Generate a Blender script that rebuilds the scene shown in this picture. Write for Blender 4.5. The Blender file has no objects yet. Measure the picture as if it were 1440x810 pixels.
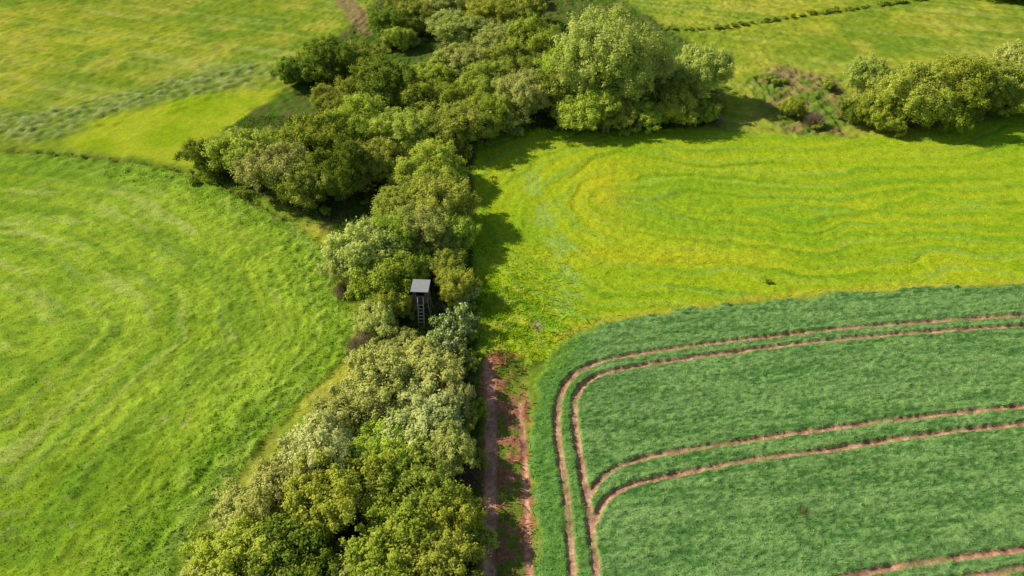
import bpy, bmesh, math, time, numpy as np
from mathutils import Vector, Matrix
T0 = time.time()
rng = np.random.default_rng(7)
D2R = math.radians
scene = bpy.context.scene
# ------------------------------------------------------------------ survey
CAMH, PITCH, F = 51.0, D2R(40), 960.0
SP, CP = math.sin(PITCH), math.cos(PITCH)
def P(u, v, z=0.0):
    """survey reading -> plan metres on level z"""
    dx, dy = (u-720)/F, (405-v)/F
    t = (CAMH-z)/(SP-dy*CP)
    return (t*dx, t*(CP+dy*SP))
def pl(*pts): return np.array([P(*p) for p in pts])
def smooth_line(pts, n=4):
    pts = np.asarray(pts); Q = np.vstack([2*pts[0]-pts[1], pts, 2*pts[-1]-pts[-2]]); out = []
    for i in range(1, len(Q)-2):
        a, b, c_, d = Q[i-1], Q[i], Q[i+1], Q[i+2]
        for k in range(n):
            t = k/n
            out.append(.5*((2*b)+(-a+c_)*t+(2*a-5*b+4*c_-d)*t*t+(-a+3*b-3*c_+d)*t**3))
    out.append(Q[-2]); return np.array(out)
# ------------------------------------------------------------------ noise
def vnoise(x, y, seed=0):
    xi = np.floor(x); yi = np.floor(y); xf = x-xi; yf = y-yi
    xf = xf*xf*(3-2*xf); yf = yf*yf*(3-2*yf)
    xi = xi.astype(np.int64); yi = yi.astype(np.int64)
    def h(a, b):
        n = ((a*374761393+b*668265263+seed*974711) & 0xffffffff).astype(np.uint32)
        n = (n ^ (n >> np.uint32(13)))*np.uint32(1274126177)
        n = n ^ (n >> np.uint32(16))
        return n.astype(np.float32)/4294967296.0
    a = h(xi, yi); b = h(xi+1, yi); c_ = h(xi, yi+1); d = h(xi+1, yi+1)
    return (a+(b-a)*xf)*(1-yf)+(c_+(d-c_)*xf)*yf
def fbm(x, y, s, o=3, seed=0):
    r = 0; a = .5; t = 0
    for i in range(o):
        k = 2**i/s
        r = r+a*vnoise(x*k+i*17.3, y*k-i*9.1, seed+i); t += a; a *= .55
    return r/t
def ss(a, b, x):
    t = np.clip((x-a)/(b-a), 0, 1); return t*t*(3-2*t)
def dist_line(X, Y, L, pad=3.0):
    d = np.full(X.shape, 99.0)
    m = (X > L[:, 0].min()-pad) & (X < L[:, 0].max()+pad) & (Y > L[:, 1].min()-pad) & (Y < L[:, 1].max()+pad)
    if not m.any(): return d
    x = X[m]; y = Y[m]; r = np.full(x.shape, 1e9)
    for i in range(len(L)-1):
        ax, ay = L[i]; bx, by = L[i+1]; ex, ey = bx-ax, by-ay
        t = np.clip(((x-ax)*ex+(y-ay)*ey)/(ex*ex+ey*ey+1e-9), 0, 1)
        r = np.minimum(r, (x-ax-t*ex)**2+(y-ay-t*ey)**2)
    d[m] = np.sqrt(r); return d
def sdf(X, Y, L):
    d = np.full(X.shape, 1e9); ins = np.zeros(X.shape, bool); n = len(L)
    for i in range(n):
        ax, ay = L[i]; bx, by = L[(i+1) % n]; ex, ey = bx-ax, by-ay
        t = np.clip(((X-ax)*ex+(Y-ay)*ey)/(ex*ex+ey*ey+1e-9), 0, 1)
        d = np.minimum(d, (X-ax-t*ex)**2+(Y-ay-t*ey)**2)
        if ay != by:
            c_ = ((ay > Y) != (by > Y)) & (X < (bx-ax)*(Y-ay)/(by-ay)+ax)
            ins ^= c_
    d = np.sqrt(d); return np.where(ins, -d, d)
K = 1.15
def c(r, g, b):
    v = np.array([r, g, b])/255.0
    return np.where(v < .04045, v/12.92, ((v+.055)/1.055)**2.4)/K
def mix(A, B, t):
    return A*(1-t[:, None])+B*t[:, None]
# ------------------------------------------------------------------ plan of the land
meadow = smooth_line(pl((-500,185),(0,213),(80,218),(160,225),(240,238),(290,254),(350,284),(410,312),(455,350),(478,400),(500,455),(480,510),(410,580),(340,660),(280,740),(240,820),(200,1000)), 2)
meadow = np.vstack([meadow, pl((-900,1000),(-1400,600))])
ditch = smooth_line(pl((-300,200),(0,211),(80,216),(160,223),(240,236),(290,252),(350,282),(410,312)), 3)
yfield = np.vstack([smooth_line(pl((668,200),(700,190),(760,184),(850,188),(950,183),(1050,187),(1200,193),(1300,186),(1440,163),(1750,110)), 2), pl((1750,395),(1440,403),(1150,418),(900,448),(830,462),(790,482),(765,510),(735,530),(690,522),(672,490),(666,350))])
crop = np.vstack([smooth_line(pl((1900,392),(1440,404),(1300,409),(1150,419),(1000,434),(900,449),(835,463),(795,484),(765,515),(752,560),(748,640),(752,720),(758,810),(765,1000)), 2), pl((2600,1000))])
strip = pl((85,203),(130,168),(260,138),(440,122),(455,150),(330,215),(285,240),(200,228))
gully = pl((1045,112),(1100,95),(1185,112),(1205,150),(1195,190),(1120,191),(1075,165))
scrubL = smooth_line(pl((-150,175),(0,172),(130,160),(230,130),(330,105),(420,100)))
pathL = smooth_line(pl((470,-40),(485,0),(500,20),(520,45)))
topline = smooth_line(pl((930,42),(1000,40),(1100,27),(1200,13),(1300,0),(1450,-18)))
tl = [smooth_line(pl(*q)) for q in (
 ((1800,424),(1440,446),(1300,456),(1150,468),(1000,486),(900,500),(850,510),(815,524),(795,543),(785,570),(783,600),(788,650),(796,700),(801,760),(805,810),(812,920),(820,1000)),
 ((1800,437),(1440,461),(1300,470),(1150,483),(1000,502),(900,517),(850,528),(825,540),(810,560),(807,590),(812,630),(822,690),(830,740),(838,810),(850,920),(862,1000)),
 ((1800,540),(1440,574),(1300,588),(1150,607),(1050,622),(950,638),(900,648),(870,660),(845,676),(828,700)),
 ((1800,560),(1440,598),(1300,614),(1150,637),(1050,650),(950,670),(900,680),(870,693),(850,707),(836,735)),
 ((1800,722),(1440,773),(1350,785),(1250,800),(1150,822),(1000,860),(900,900),(860,950)),
 ((1800,742),(1440,800),(1350,815),(1250,835),(1150,860),(1000,905),(920,945),(880,990)))]
rutA = smooth_line(pl((687,512),(690,560),(691,620),(690,700),(688,810),(684,1000)))
rutB = smooth_line(pl((730,570),(737,640),(741,720),(743,810),(748,1000)))
lane = smooth_line(pl((705,520),(712,580),(714,640),(715,720),(716,810),(717,1000)))
swathC = pl((1800,270),(1440,285),(1200,300),(1000,300),(880,285))
edgeY = smooth_line(pl((1800,390),(1440,401),(1300,406),(1150,416),(1000,431),(900,446),(830,459),(790,478)))
paleL = smooth_line(pl((745,250),(765,300),(790,360),(800,410),(790,440)))
hedge = pl((270,215),(400,130),(530,0),(560,-60),(770,-60),(1020,90),(1010,178),(700,186),(664,230),(668,480),(684,540),(686,1000),(230,1000),(262,810),(420,620),(520,520),(505,420),(480,330),(300,250))
a0 = P(1440, 450); a1 = P(950, 493); ROW = math.atan2(a0[1]-a1[1], a0[0]-a1[0])
WX, WY = P(700, 455)
def hbase(X, Y):
    r = np.hypot(X, Y-80)
    h = (fbm(X, Y, 45, 2, 5)-.5)*.8
    far = ss(190, 900, r)
    return h+far*(fbm(X, Y, 420, 3, 77)*95-18)+ss(600, 2500, r)*40*fbm(X, Y, 900, 2, 3)
def land(X, Y):
    n = X.size
    one = np.ones((n, 1))
    Z = hbase(X, Y)
    g03 = vnoise(X/.32, Y/.32, 1); g08 = fbm(X, Y, .9, 2, 2); g2 = fbm(X, Y, 2.4, 3, 4)
    g8 = fbm(X, Y, 9, 3, 6); g25 = fbm(X, Y, 28, 3, 8)
    # far pasture
    C = mix(c(142,158,44)*one, c(176,180,52), ss(.35, .65, g25))
    C = mix(C, c(122,150,48), ss(.48, .72, g8)*.65)
    diag = fbm(X*.22+Y*.9, X*.9-Y*.2, 6, 3, 21)
    C = mix(C, c(190,182,74), ss(.5, .7, diag)*.5)
    C = mix(C, c(112,144,44), ss(.5, .35, diag)*.4)
    Z = Z+(g08-.5)*.3+(g2-.5)*.5
    strk = fbm((X*.35+Y)/1.1, (X-Y*.35)*.06, 1.4, 2, 23)
    C = mix(C, c(190,192,104), ss(.52, .8, strk)*.35); C = mix(C, c(112,142,40), ss(.48, .25, strk)*.35)
    C = mix(C, c(106,136,48), ss(.56, .74, g2)*.35)
    d = dist_line(X, Y, scrubL, 20)+(g2-.5)*9+(g8-.5)*8
    m = ss(9, 2, d)
    C = mix(C, mix(c(108,136,58)*one, c(160,170,112), ss(.5, .75, g08)), m*.7); Z = Z+m*(g08)*.6
    d = sdf(X, Y, strip)+(g2-.5)*4
    m = ss(1.5, -1.5, d)
    C = mix(C, mix(c(150,174,32)*one, c(172,184,46), ss(.4, .6, g8)), m); Z = Z-m*((g08-.5)*.2+(g2-.5)*.35)
    d = sdf(X, Y, hedge)+(g2-.5)*3
    mh = ss(1.8, -1, d)
    C = mix(C, mix(c(86,114,36)*one, c(112,106,62), ss(.5, .75, g08)), mh); Z = Z+mh*g08*.3
    # near meadow
    dm = sdf(X, Y, meadow)+(g2-.5)*1.2
    m = ss(.5, -.5, dm)
    lines = fbm(X*.18+dm*.02, dm*1.1, 1.0, 2, 31)
    ln2 = fbm(X*.08+3, dm*.9, 2.0, 2, 33)
    Cm = mix(c(132,160,40)*one, c(162,186,56), ss(.3, .7, g25*.6+g8*.4))
    Cm = mix(Cm, c(110,146,38), ss(.5, .72, g2)*.45)
    Cm = mix(Cm, c(188,196,106), ss(.54, .78, lines)*.5)
    Cm = mix(Cm, c(106,146,42), ss(.5, .7, ln2)*.45)
    Cm = Cm*(1+.2*(g08-.5)*2)[:, None]
    bald = fbm(X, Y, .7, 2, 35); Cm = mix(Cm, c(178,168,110), ss(.76, .9, bald)*.6)
    edge = ss(-8, -1, dm+(g8-.5)*8)*m*ss(104, 90, Y)
    Cm = mix(Cm, mix(c(108,146,40)*one, c(146,170,66), ss(.45, .75, g08)), edge*.5)
    C = mix(C, Cm, m)
    Z = Z+m*((g03-.5)*.11-(g08-.5)*.08-(g2-.5)*.40+(lines-.5)*.22)+edge*g08*.3
    mead = m
    d = dist_line(X, Y, ditch, 4)+(g08-.5)*.8
    m = ss(.55, .15, d); C = mix(C, c(92,96,44), m*.75); Z = Z-m*.4
    m = ss(2.2, .6, d)*(1-m); C = mix(C, c(104,140,40), m*.5)
    # hay field
    dy = sdf(X, Y, yfield)+(g2-.5)*1.4
    m = ss(.5, -.5, dy)
    dc = dist_line(X, Y, swathC, 70)+(g8-.5)*6+(g25-.5)*10
    s1 = .5+.5*np.sin(dc*2*np.pi/3.4)
    al = dist_line(X, Y, paleL, 90)
    s2 = fbm(dc*1.0, al*.05, 1.3, 3, 41)
    s3 = ss(.8, 1, np.cos(dc*2*np.pi/4.6+1))*ss(.35, .6, fbm(dc*.3, al*.1, 1.5, 2, 43))
    Cy = mix(c(148,180,34)*one, c(174,190,38), ss(.3, .7, g8*.4+g25*.6))
    Cy = mix(Cy, c(122,168,42), ss(.5, .68, s2)*.55)
    Cy = mix(Cy, c(190,196,48), ss(.46, .3, s2)*.4)
    Cy = mix(Cy, c(148,184,76), ss(.7, 1, s1)*ss(.35, .6, g8)*.5)
    Cy = mix(Cy, c(100,148,38), s3*.42)
    px, py = P(850, 275); q = np.exp(-(((X-px)/3.2)**2+((Y-py)/7)**2))
    px, py = P(930, 362); q = q+np.exp(-(((X-px)/13)**2+((Y-py)/2.0)**2))
    px, py = P(880, 232); q = q+.4*np.exp(-(((X-px)/8)**2+((Y-py)/2)**2))
    Cy = mix(Cy, c(207,192,44), np.clip(q*(.2+g2*.9), 0, 1)*.75)
    d = dist_line(X, Y, paleL, 6)+(g08-.5)*5+(g2-.5)*3
    Cy = mix(Cy, c(160,190,104), ss(1.3, .1, d)*.4)
    q = np.exp(-(((X-WX)/6)**2+((Y-WY)/9)**2))
    Cy = mix(Cy, mix(c(142,172,34)*one, c(184,190,76), ss(.45, .7, g08)), q*.7)
    d = dist_line(X, Y, edgeY, 5)+(g08-.5)*1.2
    Cy = mix(Cy, c(186,176,58), ss(1.1, .2, d)*.7)
    C = mix(C, Cy, m)
    Z = Z+m*((s1-.5)*.06-(g08-.5)*.14-(g2-.5)*.4+(s2-.5)*.28-s3*.09+.1+q*g08*.3)
    d = sdf(X, Y, gully)+(g2-.5)*6
    m = ss(2.5, -2, d)
    C = mix(C, mix(c(146,124,84)*one, c(100,128,48), ss(.36, .55, g2)), m*.85); Z = Z+m*(g08*.8-.4)
    d = dist_line(X, Y, pathL, 5)+(g08-.5)*1.5
    C = mix(C, c(150,124,92), ss(3, 1.5, d)*.8)
    d = dist_line(X, Y, lane, 8)
    ml = ss(2.7, 1.9, d+(g08-.5)*.8)
    C = mix(C, mix(c(122,138,50)*one, c(170,120,88), ss(.40, .58, g08*.6+g2*.4)), ml)
    Z = Z-ml*.05
    # cereal crop
    dcp = sdf(X, Y, crop)+(g2-.5)*1.6+(g08-.5)*.8
    m = ss(.45, -.45, dcp)
    cr, sr = math.cos(ROW), math.sin(ROW)
    U = X*cr+Y*sr; V = -X*sr+Y*cr
    rows = fbm(U/6, V, .5, 2, 51); gr = vnoise(U/.4, V/.16, 52); rb = fbm(U/14, V, 1.6, 2, 55)
    Cc = mix(c(84,126,62)*one, c(138,172,98), ss(.25, .75, rows*.5+gr*.5))
    Cc = mix(Cc, c(136,166,102), ss(.5, .75, rb)*.25)
    Cc = mix(Cc, c(98,146,70), ss(.5, .7, g25)*.3)
    Cc = mix(Cc, c(98,148,50), ss(-7, -1.5, dcp)*.55*ss(10, 6, X))
    Cc = mix(Cc, c(144,170,42), ss(-3, .5, dcp)*ss(8, 4, X)*.6*ss(44, 50, Y))
    px, py = P(1130, 722); Cc = mix(Cc, c(90,90,50), np.exp(-(((X-px)**2+(Y-py)**2)/.25)))
    rut = np.zeros(n)
    for i, L in enumerate(tl):
        dd = dist_line(X, Y, L, 2)+(g03-.5)*.12+(g08-.5)*.14
        if i < 2: dd = dd-.09*ss(9, 6, X)
        rut = np.maximum(rut, ss(.36, .19, dd))
    soil = mix(c(178,132,102)*one, c(210,168,136), g03)
    soil = mix(soil, c(122,136,70), ss(.5, .7, g2)*.55)
    Cc = mix(Cc, soil, ss(.3, .85, rut))
    C = mix(C, Cc, m)
    Z = Z+m*(.27+(rows-.5)*.12+(gr-.5)*.14-(g08-.5)*.2-(g2-.5)*.42)*(1-rut)
    cm = m*(1-rut)
    for L, w in ((rutA, .48), (rutB, .24)):
        dd = dist_line(X, Y, L, 3)+(g08-.5)*.35+(g03-.5)*.15
        r = ss(w+.12, w-.08, dd)
        C = mix(C, mix(c(194,134,104)*one, c(222,174,144), g03), r); Z = Z-r*.08
        rut = np.maximum(rut, r)
    px, py = P(756, 463); q2 = np.exp(-(((X-px)/.4)**2+((Y-py)/.6)**2)); C = mix(C, c(200,180,150), q2)
    C = C*(0.85+.30*g03)[:, None]
    return Z, np.clip(C, .002, .9), dict(meadow=mead, crop=cm, rut=rut, hedge=mh, lane=ml, y=ss(.5, -.5, dy), edge=edge, weeds=q)
def land_c(X, Y, ch=60000):
    Z = np.empty(X.size); C = np.empty((X.size, 3)); M = {}
    for i in range(0, X.size, ch):
        z, c_, m = land(X[i:i+ch], Y[i:i+ch]); Z[i:i+ch] = z; C[i:i+ch] = c_
        for k in m: M.setdefault(k, []).append(m[k])
    return Z, C, {k: np.concatenate(v) for k, v in M.items()}
# ------------------------------------------------------------------ materials
def newmat(name):
    m = bpy.data.materials.new(name); m.use_nodes = True
    nt = m.node_tree; nt.nodes.clear(); return m, nt, nt.nodes, nt.links
def mat_land():
    m, nt, N, L = newmat("vegetated_ground")
    out = N.new('ShaderNodeOutputMaterial'); b = N.new('ShaderNodeBsdfDiffuse')
    at = N.new('ShaderNodeAttribute'); at.attribute_name = 'Col'
    tc = N.new('ShaderNodeTexCoord')
    n1 = N.new('ShaderNodeTexNoise'); n1.inputs['Scale'].default_value = 5.5; n1.inputs['Detail'].default_value = 4; n1.inputs['Roughness'].default_value = .7
    L.new(tc.outputs['Object'], n1.inputs['Vector'])
    mr = N.new('ShaderNodeMapRange'); mr.inputs['From Min'].default_value = .3; mr.inputs['From Max'].default_value = .7
    mr.inputs['To Min'].default_value = .66; mr.inputs['To Max'].default_value = 1.34; L.new(n1.outputs['Fac'], mr.inputs['Value'])
    mx = N.new('ShaderNodeVectorMath'); mx.operation = 'SCALE'
    L.new(at.outputs['Color'], mx.inputs[0]); L.new(mr.outputs[0], mx.inputs['Scale'])
    L.new(mx.outputs[0], b.inputs['Color'])
    bp = N.new('ShaderNodeBump'); bp.inputs['Strength'].default_value = .8; bp.inputs['Distance'].default_value = .1
    L.new(n1.outputs['Fac'], bp.inputs['Height']); L.new(bp.outputs[0], b.inputs['Normal'])
    L.new(b.outputs[0], out.inputs[0]); return m
def mat_blade():
    m, nt, N, L = newmat("grass_blades")
    out = N.new('ShaderNodeOutputMaterial'); at = N.new('ShaderNodeAttribute'); at.attribute_name = 'Col'
    d = N.new('ShaderNodeBsdfDiffuse'); t = N.new('ShaderNodeBsdfTranslucent'); s = N.new('ShaderNodeMixShader'); s.inputs[0].default_value = .48
    L.new(at.outputs['Color'], d.inputs[0]); L.new(at.outputs['Color'], t.inputs[0])
    L.new(d.outputs[0], s.inputs[1]); L.new(t.outputs[0], s.inputs[2]); L.new(s.outputs[0], out.inputs[0]); return m
def mat_leaf(name, dark, light, flower=None, fthr=.9):
    m, nt, N, L = newmat(name)
    out = N.new('ShaderNodeOutputMaterial')
    a = N.new('ShaderNodeAttribute'); a.attribute_name = 'rnd'
    cl = N.new('ShaderNodeAttribute'); cl.attribute_name = 'clump'
    oi = N.new('ShaderNodeObjectInfo')
    def math_(op, x, y, clamp=False):
        n = N.new('ShaderNodeMath'); n.operation = op; n.use_clamp = clamp
        for i, v in enumerate((x, y)):
            if isinstance(v, (int, float)): n.inputs[i].default_value = v
            else: L.new(v, n.inputs[i])
        return n.outputs[0]
    f = math_('ADD', math_('MULTIPLY', a.outputs['Fac'], .4), math_('MULTIPLY', cl.outputs['Fac'], .4))
    f = math_('ADD', f, math_('MULTIPLY', oi.outputs['Random'], .4), True)
    mx = N.new('ShaderNodeMix'); mx.data_type = 'RGBA'
    L.new(f, mx.inputs['Factor']); mx.inputs['A'].default_value = (*dark, 1); mx.inputs['B'].default_value = (*light, 1)
    col = mx.outputs['Result']
    if flower:
        g = math_('GREATER_THAN', a.outputs['Fac'], fthr)
        m2 = N.new('ShaderNodeMix'); m2.data_type = 'RGBA'; L.new(g, m2.inputs['Factor']); L.new(col, m2.inputs['A']); m2.inputs['B'].default_value = (*flower, 1); col = m2.outputs['Result']
    hs = N.new('ShaderNodeHueSaturation'); L.new(col, hs.inputs['Color'])
    wn = math_('FRACT', math_('MULTIPLY', oi.outputs['Random'], 7.31), 0.0)
    L.new(math_('ADD', math_('MULTIPLY', wn, .024), .482), hs.inputs['Hue'])
    L.new(math_('ADD', math_('MULTIPLY', wn, .3), .92), hs.inputs['Value'])
    b = N.new('ShaderNodeBsdfDiffuse')
    t = N.new('ShaderNodeBsdfTranslucent'); s = N.new('ShaderNodeMixShader'); s.inputs[0].default_value = .33
    L.new(hs.outputs[0], b.inputs['Color']); L.new(hs.outputs[0], t.inputs[0])
    L.new(b.outputs[0], s.inputs[1]); L.new(t.outputs[0], s.inputs[2]); L.new(s.outputs[0], out.inputs[0]); return m
def mat_simple(name, A, B, scale=(8, 8, 8), rough=.8, bump=.3):
    m, nt, N, L = newmat(name)
    out = N.new('ShaderNodeOutputMaterial'); b = N.new('ShaderNodeBsdfPrincipled'); b.inputs['Roughness'].default_value = rough
    tc = N.new('ShaderNodeTexCoord'); mp = N.new('ShaderNodeMapping'); mp.inputs['Scale'].default_value = scale
    n = N.new('ShaderNodeTexNoise'); n.inputs['Scale'].default_value = 1; n.inputs['Detail'].default_value = 5
    mx = N.new('ShaderNodeMix'); mx.data_type = 'RGBA'; mx.inputs['A'].default_value = (*A, 1); mx.inputs['B'].default_value = (*B, 1)
    L.new(tc.outputs['Object'], mp.inputs[0]); L.new(mp.outputs[0], n.inputs['Vector']); L.new(n.outputs['Fac'], mx.inputs['Factor']); L.new(mx.outputs['Result'], b.inputs['Base Color'])
    bp = N.new('ShaderNodeBump'); bp.inputs['Strength'].default_value = bump; bp.inputs['Distance'].default_value = .02
    L.new(n.outputs['Fac'], bp.inputs['Height']); L.new(bp.outputs[0], b.inputs['Normal']); L.new(b.outputs[0], out.inputs[0]); return m
LAND = mat_land(); BLADE = mat_blade()
BARK = mat_simple("bark", (.09,.07,.05), (.2,.16,.12), (6,6,2))
def t3(v): return tuple(float(x) for x in v)
LEAF = dict(
 o=mat_leaf("hawthorn_leaves", t3(c(118,144,40)), t3(c(212,220,96))),
 s=mat_leaf("sallow_leaves", t3(c(142,160,58)), t3(c(228,232,132))),
 p=mat_leaf("pale_sallow_leaves", t3(c(158,170,78)), t3(c(238,238,158))),
 d=mat_leaf("alder_leaves", t3(c(92,126,34)), t3(c(172,190,72))),
 b=mat_leaf("maple_leaves", t3(c(130,160,42)), t3(c(214,224,90))),
 w=mat_leaf("willow_leaves", t3(c(152,180,62)), t3(c(234,242,134))),
 t=mat_leaf("twigs", t3(c(130,118,80)), t3(c(200,184,144))),
 f=mat_leaf("elder_leaves", t3(c(110,140,50)), t3(c(182,200,96)), (.8,.78,.62), .8))
# ------------------------------------------------------------------ mesh helpers
def make_mesh(name, V, Fq, mats, smooth=False):
    me = bpy.data.meshes.new(name); V = np.asarray(V, np.float32); Fq = np.asarray(Fq, np.int32)
    k = Fq.shape[1]; me.vertices.add(len(V)); me.vertices.foreach_set('co', V.ravel())
    me.loops.add(Fq.size); me.loops.foreach_set('vertex_index', Fq.ravel())
    me.polygons.add(len(Fq)); me.polygons.foreach_set('loop_start', np.arange(0, Fq.size, k, dtype=np.int32))
    me.update(calc_edges=True)
    me.polygons.foreach_set('use_smooth', np.full(len(Fq), smooth))
    for m in mats: me.materials.append(m)
    return me
def link(name, me, coll=None):
    o = bpy.data.objects.new(name, me); scene.collection.objects.link(o); return o
# ------------------------------------------------------------------ ground sheet
def axis(c0, c1, step, lo, hi, fine_lo, fine_hi, smax):
    mid = list(np.arange(c0, c1, step)); a = []; s = step; x = mid[-1]
    while x < hi:
        s = min(s*1.012, smax) if x < fine_hi else s*1.12
        x += s; a.append(x)
    b = []; s = step; x = mid[0]
    while x > lo:
        s = min(s*1.012, smax) if x > fine_lo else s*1.12
        x -= s; b.append(x)
    return np.array(b[::-1]+mid+a)
xs = axis(-32, 46, .15, -3500, 3500, -115, 120, .38)
ys = axis(23, 66, .13, -3000, 4000, 14, 172, .38)
XX, YY = np.meshgrid(xs, ys); Xf = XX.ravel(); Yf = YY.ravel()
Zf, Cf, _ = land_c(Xf, Yf)
ny, nx = XX.shape; idx = np.arange(nx*ny).reshape(ny, nx)
Q = np.stack([idx[:-1, :-1], idx[:-1, 1:], idx[1:, 1:], idx[1:, :-1]], -1).reshape(-1, 4)
me = make_mesh("ground", np.stack([Xf, Yf, Zf], 1), Q, [LAND], True)
at = me.attributes.new('Col', 'FLOAT_COLOR', 'POINT'); at.data.foreach_set('color', np.hstack([Cf, np.ones((len(Cf), 1))]).astype(np.float32).ravel())
link("ground", me); print("ground verts", nx*ny, "t", time.time()-T0)
# ------------------------------------------------------------------ grass / crop blades
def scatter(name, n, x0, x1, y0, y1, accept, h, w, gain, lean=.5, var=.2):
    X = rng.uniform(x0, x1, n); Y = rng.uniform(y0, y1, n)
    vis = np.abs(X) < (Y*.98+34)*.80+3
    X = X[vis]; Y = Y[vis]
    Z, C, M = land_c(X, Y); pr = accept(M, X, Y); k = rng.random(X.size) < pr
    X, Y, Z, C = X[k], Y[k], Z[k], C[k]; n = X.size
    hh = h*rng.uniform(.5, 1.3, n); ww = w*rng.uniform(.6, 1.4, n); th = rng.uniform(0, 2*np.pi, n)
    lx = rng.normal(0, lean, n)*hh; ly = rng.normal(0, lean, n)*hh
    dx = np.cos(th)*ww/2; dy = np.sin(th)*ww/2; z0 = Z-.04
    V = np.stack([np.stack([X-dx, Y-dy, z0], 1), np.stack([X+dx, Y+dy, z0], 1), np.stack([X+dx*.3+lx, Y+dy*.3+ly, z0+hh], 1), np.stack([X-dx*.3+lx, Y-dy*.3+ly, z0+hh*.9], 1)], 1).reshape(-1, 3)
    me = make_mesh(name, V, np.arange(4*n).reshape(-1, 4), [BLADE])
    col = C*gain*rng.uniform(1-var, 1+var, (n, 1))
    a = me.attributes.new('Col', 'FLOAT_COLOR', 'FACE'); a.data.foreach_set('color', np.hstack([np.clip(col, 0, .9), np.ones((n, 1))]).astype(np.float32).ravel())
    link(name, me); print(name, n)
scatter("meadow_grass", 150000, -75, 0, 22, 105, lambda M, X, Y: M['meadow']*ss(105, 60, Y)*.85, .13, .10, 1.7, .9, .25)
scatter("meadow_edge_herbs", 70000, -60, 0, 22, 100, lambda M, X, Y: M['edge'], .22, .13, 1.8, .7, .25)
scatter("crop_plants", 160000, 0, 64, 22, 64, lambda M, X, Y: M['crop'], .13, .08, 1.8, .8, .2)
scatter("field_grass", 60000, -6, 80, 48, 125, lambda M, X, Y: M['y']*(1-M['crop'])*ss(125, 85, Y), .15, .13, 1.7, .9, .15)
scatter("tall_field_weeds", 24000, -8, 12, 46, 76, lambda M, X, Y: M['y']*(1-M['crop'])*M['weeds'], .38, .13, 1.5, .7, .22)
scatter("tall_verge_grass", 100000, -45, 12, 22, 105, lambda M, X, Y: np.clip(M['hedge']+M['lane']*.3, 0, 1)*(1-M['rut']), .38, .14, 1.8, .5, .3)
print("scatter t", time.time()-T0)
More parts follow.
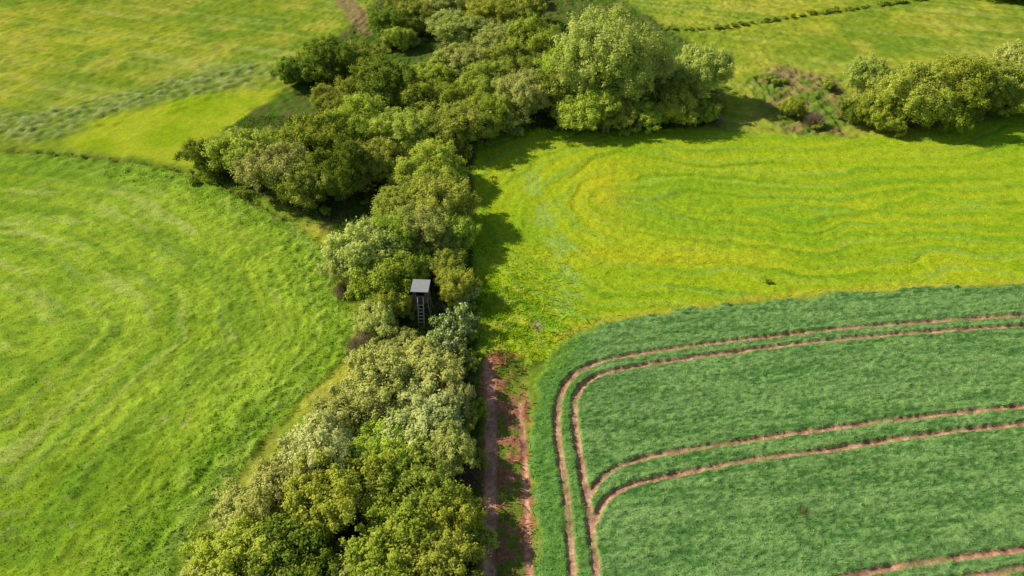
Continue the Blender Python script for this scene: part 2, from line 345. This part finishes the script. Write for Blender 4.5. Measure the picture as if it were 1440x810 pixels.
# ------------------------------------------------------------------ trees
def tube(p0, p1, r0, r1, k=6):
    p0 = np.array(p0, float); p1 = np.array(p1, float); d = p1-p0; d /= np.linalg.norm(d)
    a = np.cross(d, [0.3, .2, 1.0]) if abs(d[2]) < .9 else np.cross(d, [1, 0, 0.]); a /= np.linalg.norm(a); b = np.cross(d, a)
    th = np.arange(k)*2*np.pi/k; ring = np.cos(th)[:, None]*a+np.sin(th)[:, None]*b
    V = np.vstack([p0+ring*r0, p1+ring*r1]); Fq = [(i, (i+1) % k, k+(i+1) % k, k+i) for i in range(k)]
    return V, np.array(Fq)
def norm(v): return v/(np.linalg.norm(v, axis=-1, keepdims=True)+1e-9)
def tree_mesh(name, r, a, n, leafL, leafW, nl, nc, seed, trunk=.4, weep=0.0):
    R = np.random.default_rng(seed); base = 0; Vs = []; Fs = []
    cz = a*1.0+trunk
    lobes = []
    for i in range(nl):
        th = 2*np.pi*(i+R.uniform(-.35, .35))/nl*2.4; el = R.uniform(-.5, 1.1)
        k = R.uniform(.35, .70)
        lobes.append((np.array([math.cos(th)*math.cos(el)*r*k, math.sin(th)*math.cos(el)*r*k, cz+math.sin(el)*a*k]), R.uniform(.28, .5)))
    lobes.append((np.array([R.uniform(-.15, .15)*r, R.uniform(-.15, .15)*r, cz+.2*a]), .58))
    cen = []; rad = []; outd = []
    for i in range(nc):
        lc, lr = lobes[R.integers(len(lobes))]
        d = norm(R.normal(0, 1, 3)+np.array([0, 0, .35])+.7*norm(lc-np.array([0, 0, cz])))
        p = lc+d*np.array([r, r, a])*lr*(R.uniform(.6, 1.12) if R.random() < .82 else R.uniform(1.1, 1.42))
        if p[2] < .25: p[2] = .25+R.uniform(0, .5)
        cen.append(p); rad.append(R.uniform(.06, .18)*r**.7*1.25); outd.append(d)
    cen = np.array(cen); rad = np.array(rad); outd = np.array(outd)
    w = rad**2; ci = R.choice(nc, n, p=w/w.sum())
    d = norm(R.normal(0, 1, (n, 3))+outd[ci]*.9+np.array([0, 0, .3]))
    stretch = 1+.9*(R.random((n, 1))**4)
    pos = cen[ci]+d*rad[ci][:, None]*(R.uniform(.35, 1.15, (n, 1)))*stretch
    pos[:, 2] += (R.random(n)**5)*rad[ci]*1.2
    if weep: pos[:, 2] -= weep*R.random(n)*rad[ci]
    inner = R.random(n) < .12
    q = norm(R.normal(0, 1, (n, 3)))*R.random((n, 1))**.4*.7
    pos[inner] = (q*np.array([r, r, a])+np.array([0, 0, cz]))[inner]
    pos[:, 2] = np.maximum(pos[:, 2], .08)
    nrm = norm(d+np.array([0, 0, .25])+R.normal(0, .42, (n, 3)))
    tn = norm(np.cross(nrm, R.normal(0, 1, (n, 3)))); bt = np.cross(nrm, tn)
    s = R.uniform(.6, 1.4, (n, 1)); l = tn*leafL*s/2; b = bt*leafW*s/2
    V = np.stack([pos-l, pos+b+l*.15, pos+l, pos-b+l*.15], 1).reshape(-1, 3)
    Vs.append(V); Fs.append(np.arange(4*n).reshape(-1, 4)); base = 4*n
    rnd = R.random(n); clump = R.random(nc)[ci]
    tot = 0
    stems = 3 if trunk < 1 else 1
    for i in range(stems):
        b0 = np.array([R.uniform(-.3, .3), R.uniform(-.3, .3), -.3]) if stems > 1 else np.array([0, 0, -.3])
        t1 = b0*1.5+np.array([R.uniform(-.1, .1)*r, R.uniform(-.1, .1)*r, cz*.55+.3])
        segs = [(b0, t1, .05*r**.8, .035*r**.8)]
        for lc, lr in lobes[i::stems]:
            segs.append((t1, lc, .03*r**.8, .014*r**.8))
            for k in range(5): segs.append((lc, lc+norm(R.normal(0, 1, 3)+np.array([0, 0, .4]))*r*lr*1.05, .013*r**.8, .004*r**.8))
        for s_ in segs:
            v, f = tube(*s_); Vs.append(v); Fs.append(f+base); base += len(v); tot += len(f)
    me = make_mesh(name, np.vstack(Vs), np.vstack(Fs), [LEAF['o'], BARK])
    me.polygons.foreach_set('material_index', np.r_[np.zeros(n, np.int32), np.ones(tot, np.int32)])
    A = me.attributes.new('rnd', 'FLOAT', 'FACE'); A.data.foreach_set('value', np.r_[rnd, np.zeros(tot)].astype(np.float32))
    A = me.attributes.new('clump', 'FLOAT', 'FACE'); A.data.foreach_set('value', np.r_[clump, np.zeros(tot)].astype(np.float32))
    return me
def twig_mesh(name, r, h, n, seed):
    R = np.random.default_rng(seed)
    b0 = np.stack([R.normal(0, .3*r, n), R.normal(0, .3*r, n), R.uniform(0, .55*h, n)], 1)
    d = norm(np.stack([R.normal(0, .6, n), R.normal(0, .6, n), R.uniform(.3, 1.3, n)], 1)+np.stack([b0[:, 0], b0[:, 1], 0*b0[:, 0]], 1)/r)
    L = R.uniform(.3, .6, (n, 1))*h*.8; sd = norm(np.cross(d, R.normal(0, 1, (n, 3))))*.028
    V = np.stack([b0-sd, b0+sd, b0+d*L+sd*.3, b0+d*L-sd*.3], 1).reshape(-1, 3)
    me = make_mesh(name, V, np.arange(4*n).reshape(-1, 4), [LEAF['t'], BARK])
    for k in ('rnd', 'clump'):
        A = me.attributes.new(k, 'FLOAT', 'FACE'); A.data.foreach_set('value', R.random(n).astype(np.float32))
    return me
S_ = [tree_mesh("shrub_small%d" % i, 1.3, 1.0, 4200, .18, .11, 5, 40, 100+i, .1) for i in range(3)]
M_ = [tree_mesh("shrub_mid%d" % i, 3.2, 2.6, 28000, .20, .12, 10, 260, 200+i, .2) for i in range(5)]
L_ = [tree_mesh("tree_big%d" % i, 5.2, 4.3, 54000, .25, .15, 14, 440, 300+i, .5) for i in range(3)]
W_ = [tree_mesh("willow%d" % i, 8.0, 6.4, 80000, .33, .17, 18, 640, 400+i, 1.1, weep=1.0) for i in range(2)]
T_ = [twig_mesh("twiggy%d" % i, 1.6, 2.4, 2600, 500+i) for i in range(2)]
print("protos t", time.time()-T0)
NAMES = dict(o="hawthorn_tree", s="sallow_bush", p="sallow_bush", d="alder_tree", b="field_maple_tree", w="willow_tree", t="bare_twig_bush", f="elder_bush")
under = bpy.data.objects.new("undergrowth", None); scene.collection.objects.link(under)
def put(X, Y, R, a, kind, parent=None, name=None):
    if kind == 't': me = T_[rng.integers(2)]; r0, a0 = 1.6, 1.5
    elif R < 1.9: me = S_[rng.integers(3)]; r0, a0 = 1.3, 1.05
    elif R < 4.2: me = M_[rng.integers(5)]; r0, a0 = 3.2, 2.8
    elif R < 6.6: me = L_[rng.integers(3)]; r0, a0 = 5.3, 4.8
    else: me = W_[rng.integers(2)]; r0, a0 = 8.5, 7.5
    o = bpy.data.objects.new(name or NAMES[kind], me); scene.collection.objects.link(o)
    o.location = (X, Y, float(hbase(np.array([X]), np.array([Y]))[0])-.05)
    o.rotation_euler = (0, 0, rng.uniform(0, 6.28)); q = R/r0*1.05
    o.scale = (q*rng.uniform(.92, 1.08), q*rng.uniform(.92, 1.08), a/a0)
    o.material_slots[0].link = 'OBJECT'; o.material_slots[0].material = LEAF[kind]
    if parent: o.parent = parent
    return o
trees = [
(420,78,122,64,'d'),(462,55,118,84,'d'),(502,62,108,60,'o'),(440,64,100,50,'b'),
(545,12,60,70,'d'),(590,0,50,80,'o'),(628,-12,40,80,'s'),(645,20,72,90,'s'),(690,0,50,90,'b'),(735,-8,40,70,'o'),(675,-32,15,90,'s'),(570,-28,22,70,'o'),(562,38,72,44,'b'),(620,-40,0,80,'o'),(720,-35,5,70,'b'),
(700,38,88,84,'s'),(755,25,92,84,'b'),(650,64,114,84,'s'),(720,62,118,90,'o'),(610,85,130,70,'b'),
(848,16,160,162,'w'),(905,62,160,90,'w'),(983,56,150,90,'w'),(800,62,150,90,'b'),
(765,90,165,90,'o'),(822,118,186,92,'b'),(870,138,184,66,'o'),(912,142,183,56,'b'),(955,130,182,64,'b'),(992,142,175,40,'b'),(940,108,165,60,'d'),
(735,102,178,86,'s'),(690,88,150,90,'o'),(680,130,195,86,'b'),(640,140,215,110,'o'),(605,105,170,90,'b'),(540,82,165,100,'d'),(566,150,225,100,'o'),(505,135,215,96,'b'),(478,110,172,76,'o'),(455,160,232,80,'b'),
(300,190,248,76,'d'),(345,184,260,84,'o'),(390,200,280,86,'s'),(432,222,298,96,'o'),(480,190,290,90,'d'),(522,195,262,76,'o'),(382,182,235,60,'o'),(422,178,238,70,'b'),
(604,200,275,100,'b'),(572,248,318,96,'o'),(622,250,328,90,'o'),(596,285,368,106,'s'),(548,298,375,86,'b'),(512,315,405,96,'s'),(640,300,362,56,'b'),(540,360,440,90,'b'),(488,345,420,60,'s'),(618,345,402,76,'o'),(642,372,440,56,'b'),(550,398,460,56,'b'),(530,425,480,56,'s'),(646,428,482,46,'f'),(656,395,440,34,'f'),(622,452,498,46,'f'),(575,350,405,60,'b'),(526,468,502,44,'t'),(508,368,418,44,'t'),(545,455,492,40,'t'),
(565,462,512,66,'s'),(640,478,525,44,'f'),
(600,478,572,112,'s'),(540,492,590,110,'s'),(640,525,608,62,'p'),(488,535,630,110,'s'),(588,550,648,120,'p'),(632,592,676,76,'s'),(530,590,700,126,'b'),(450,582,690,110,'p'),(405,635,740,110,'s'),(475,640,760,120,'b'),(352,685,780,110,'s'),(588,640,755,126,'o'),(634,680,788,80,'b'),(545,715,840,130,'b'),(425,715,845,140,'d'),(340,735,850,120,'b'),(300,775,870,86,'s'),(608,740,860,116,'o'),(500,795,920,140,'s'),(636,800,910,80,'b'),(385,820,940,150,'b'),(570,850,960,140,'s'),(290,860,950,90,'b'),
(1218,82,134,58,'w'),(1285,90,182,100,'o'),(1232,128,182,54,'b'),(1338,78,165,90,'b'),(1385,88,160,84,'o'),(1428,60,150,80,'s'),(1330,112,184,80,'b'),(1252,152,190,44,'b'),(1200,135,182,36,'d'),(1400,112,165,70,'b'),(1450,92,158,80,'b'),(1500,40,150,110,'o'),(1560,40,145,110,'s'),
(1114,135,166,34,'b'),(1146,150,178,28,'t'),(1092,98,114,26,'t'),(1170,110,126,20,'t'),(1440,-30,-6,60,'d'),(1400,-34,-10,60,'d'),(1080,391,403,9,'b')]
TR = []
for (u, vt, vb, w, k) in trees:
    vc = (vt+vb)/2; z = 2.5
    for _ in range(4):
        x, y = P(u, vc, z); dep = y*CP+(CAMH-z)*SP; sc = F/dep; R = w/2/sc; E = (vb-vt)/2/sc
        th = math.atan2(CAMH-z, y)
        a = math.sqrt(max(E*E-(R*math.sin(th))**2, .01))/math.cos(th); a = min(max(a, .55*R), .95*R); z = a
    TR.append((x, y, R, a, k)); put(x, y, R, a, k)
sx, sy = P(595, 457)
cand = []
for (x, y, R, a, k) in TR:
    if R < 1.2: continue
    for i in range(4):
        th = rng.uniform(0, 2*np.pi); q = R*rng.uniform(.75, 1.1); cand.append((x+math.cos(th)*q, y+math.sin(th)*q))
cand = np.array(cand); _, _, cmk = land_c(cand[:, 0], cand[:, 1]); cnt = 0
for i, (X, Y) in enumerate(cand):
    if abs(X-sx) < 1.8 and -6 < Y-sy < 2.5: continue
    if cmk['hedge'][i] < .5 and rng.random() < .6: continue
    if cmk['lane'][i] > .1 or cmk['crop'][i] > .1 or (X > -1.8 and Y < 66): continue
    r = rng.uniform(.5, 1.3); put(X, Y, r, r*.8, str(rng.choice(list('osbbot'))), under, "shrub"); cnt += 1
lowh = bpy.data.objects.new("field_hedge", None); scene.collection.objects.link(lowh)
for L, st, r0 in ((topline, .8, .62), (ditch, 3.4, .3)):
    for i in range(len(L)-1):
        n = max(1, int(np.linalg.norm(L[i+1]-L[i])/st))
        for j in range(n):
            p = L[i]+(L[i+1]-L[i])*(j+rng.random())/n
            if rng.random() < .85: r = r0*rng.uniform(.5, 1.3); put(p[0]+rng.normal(0, .2), p[1]+rng.normal(0, .2), r, r*.6, str(rng.choice(list('odb'))), lowh, "hedge_shrub")
print("trees", len(TR), "under", cnt, "t", time.time()-T0)
# ------------------------------------------------------------------ hunting blind
WOOD = mat_simple("weathered_dark_wood", (.06,.048,.04), (.15,.12,.095), (30,30,3), .8, .5)
POLE = mat_simple("pole_wood", (.2,.16,.12), (.38,.31,.25), (20,20,3), .8, .4)
FELT = mat_simple("grey_roof_felt", (.24,.235,.24), (.35,.34,.35), (3,3,3), .8, .3)
def boxes(name, lst, mat, parent, bev=.008):
    bm = bmesh.new()
    for (cx, cy, cz, w, d, h, rx, rz) in lst:
        M = Matrix.Translation((cx, cy, cz)) @ Matrix.Rotation(rz, 4, 'Z') @ Matrix.Rotation(rx, 4, 'X') @ Matrix.Diagonal((w, d, h, 1))
        bmesh.ops.create_cube(bm, size=1, matrix=M)
    bmesh.ops.bevel(bm, geom=bm.edges[:], offset=bev, segments=1, affect='EDGES')
    me = bpy.data.meshes.new(name); bm.to_mesh(me); bm.free(); me.materials.append(mat)
    o = bpy.data.objects.new(name, me); scene.collection.objects.link(o); o.parent = parent; return o
def beams(name, lst, mat, parent):
    V = []; Fq = []; b = 0
    for p0, p1, t in lst:
        v, f = tube(p0, p1, t, t*.9, 8); V.append(v); Fq.append(f+b); b += len(v)
    me = make_mesh(name, np.vstack(V), np.vstack(Fq), [mat], True); o = link(name, me); o.parent = parent; return o
bl = bpy.data.objects.new("raised_hunting_blind", None); scene.collection.objects.link(bl)
bl.location = (sx, sy+1.2, float(hbase(np.array([sx]), np.array([sy]))[0])); bl.rotation_euler = (0, 0, D2R(-3)); bl.scale = (.88, .88, .9)
W, Dp, z0, z1 = 1.75, 1.6, 2.95, 4.75
pan = []
nb = 9
for s in (-1, 1):
    for i in range(nb):
        yb = -Dp/2+Dp*(i+.5)/nb
        if 2 <= i <= 6: pan += [(s*W/2, yb, z0+.5, .03, Dp/nb*.95, 1.0, 0, 0), (s*W/2, yb, z1-.15, .03, Dp/nb*.95, .3, 0, 0)]
        else: pan.append((s*W/2, yb, (z0+z1)/2, .03, Dp/nb*.95, z1-z0, 0, 0))
for i in range(10):
    xb = -W/2+.04+(W-.08)*(i+.5)/10
    pan.append((xb, Dp/2-.02, (z0+z1)/2, (W-.08)/10*.95, .03, z1-z0, 0, 0))
    if 2 <= i <= 7: pan += [(xb, -Dp/2+.02, z0+.5, (W-.08)/10*.95, .03, 1.0, 0, 0), (xb, -Dp/2+.02, z1-.12, (W-.08)/10*.95, .03, .24, 0, 0)]
    else: pan.append((xb, -Dp/2+.02, (z0+z1)/2, (W-.08)/10*.95, .03, z1-z0, 0, 0))
boxes("cabin_walls", pan, WOOD, bl, .004)
boxes("cabin_floor", [(0, 0, z0-.06, W+.15, Dp+.3, .08, 0, 0)], WOOD, bl)
boxes("roof", [(0, -.05, z1+.12, 2.15, 2.15, .07, D2R(5), 0)], FELT, bl)
boxes("roof_battens", [(0, y, z1+.04+y*.085, W, .07, .09, 0, 0) for y in (-.6, .6)], POLE, bl)
lg = []
for s in (-1, 1):
    for t in (-1, 1): lg.append(((s*1.15, t*1.05, -.3), (s*.82, t*.74, z0-.1), .075))
lg += [((-1.1, -1.02, .5), (.86, -.78, 2.5), .04), ((1.1, -1.02, .5), (-.86, -.78, 2.5), .04), ((-1.1, 1.02, .5), (.86, .78, 2.5), .04),
       ((1.1, -1.0, .5), (.86, .78, 2.5), .04), ((-1.1, -1.0, .5), (-.86, .78, 2.5), .04)]
beams("legs", lg, POLE, bl)
ld = [((-.34, -2.0, -.1), (-.34, -.86, z0+.9), .06), ((.34, -2.0, -.1), (.34, -.86, z0+.9), .06)]
for i in range(7):
    t = (i+.6)/9; ld.append(((-.4, -2.0+1.14*t, -.1+(z0+1)*t-.02), (.4, -2.0+1.14*t, -.1+(z0+1)*t-.02), .055))
beams("ladder", ld, mat_simple("ladder_wood", (.45,.39,.32), (.62,.56,.48), (20,20,3), .8, .4), bl)
x2, y2 = P(651, 327); b2 = bpy.data.objects.new("hunting_ladder_seat", None); scene.collection.objects.link(b2); b2.location = (x2, y2, 0); b2.rotation_euler = (0, 0, D2R(60))
beams("frame", [((-.5, -1.3, -.1), (-.5, 0, 2.6), .05), ((.5, -1.3, -.1), (.5, 0, 2.6), .05), ((-.5, .5, -.1), (-.5, .3, 3.4), .05), ((.5, .5, -.1), (.5, .3, 3.4), .05)]+[((-.5, -1.3+.2*i, .3*i+.15), (.5, -1.3+.2*i, .3*i+.15), .035) for i in range(6)], POLE, b2)
boxes("seat", [(0, .1, 1.9, 1.1, .5, .05, 0, 0), (0, -.1, 2.45, 1.1, .04, .3, 0, 0), (0, .4, 2.3, 1.1, .04, .7, 0, 0)], WOOD, b2)
boxes("canopy", [(0, .1, 3.4, 1.4, 1.2, .05, D2R(8), 0)], WOOD, b2)
# ------------------------------------------------------------------ light, sky, camera
el = D2R(37); az = D2R(164)
sv = Vector((math.cos(az)*math.cos(el), math.sin(az)*math.cos(el), math.sin(el)))
sd = bpy.data.lights.new("sun", 'SUN'); sd.energy = 5.0; sd.angle = D2R(.5); sd.color = (1, .94, .78)
so = bpy.data.objects.new("sun", sd); scene.collection.objects.link(so); so.rotation_euler = sv.to_track_quat('Z', 'Y').to_euler()
wd = bpy.data.worlds.new("World"); scene.world = wd; wd.use_nodes = True
bg = wd.node_tree.nodes['Background']; sk = wd.node_tree.nodes.new('ShaderNodeTexSky'); sk.sky_type = 'NISHITA'; sk.sun_disc = False
sk.sun_elevation = el; sk.sun_rotation = math.atan2(sv.x, sv.y); wd.node_tree.links.new(sk.outputs[0], bg.inputs[0]); bg.inputs[1].default_value = .1
cd = bpy.data.cameras.new("camera"); cd.sensor_width = 36; cd.lens = 24; cd.clip_end = 9000
co = bpy.data.objects.new("camera", cd); scene.collection.objects.link(co); co.location = (0, 0, CAMH); co.rotation_euler = (math.pi/2-PITCH, 0, 0)
scene.camera = co
scene.view_settings.view_transform = 'Standard'; scene.view_settings.look = 'None'; scene.view_settings.exposure = 0
print("done t", time.time()-T0)
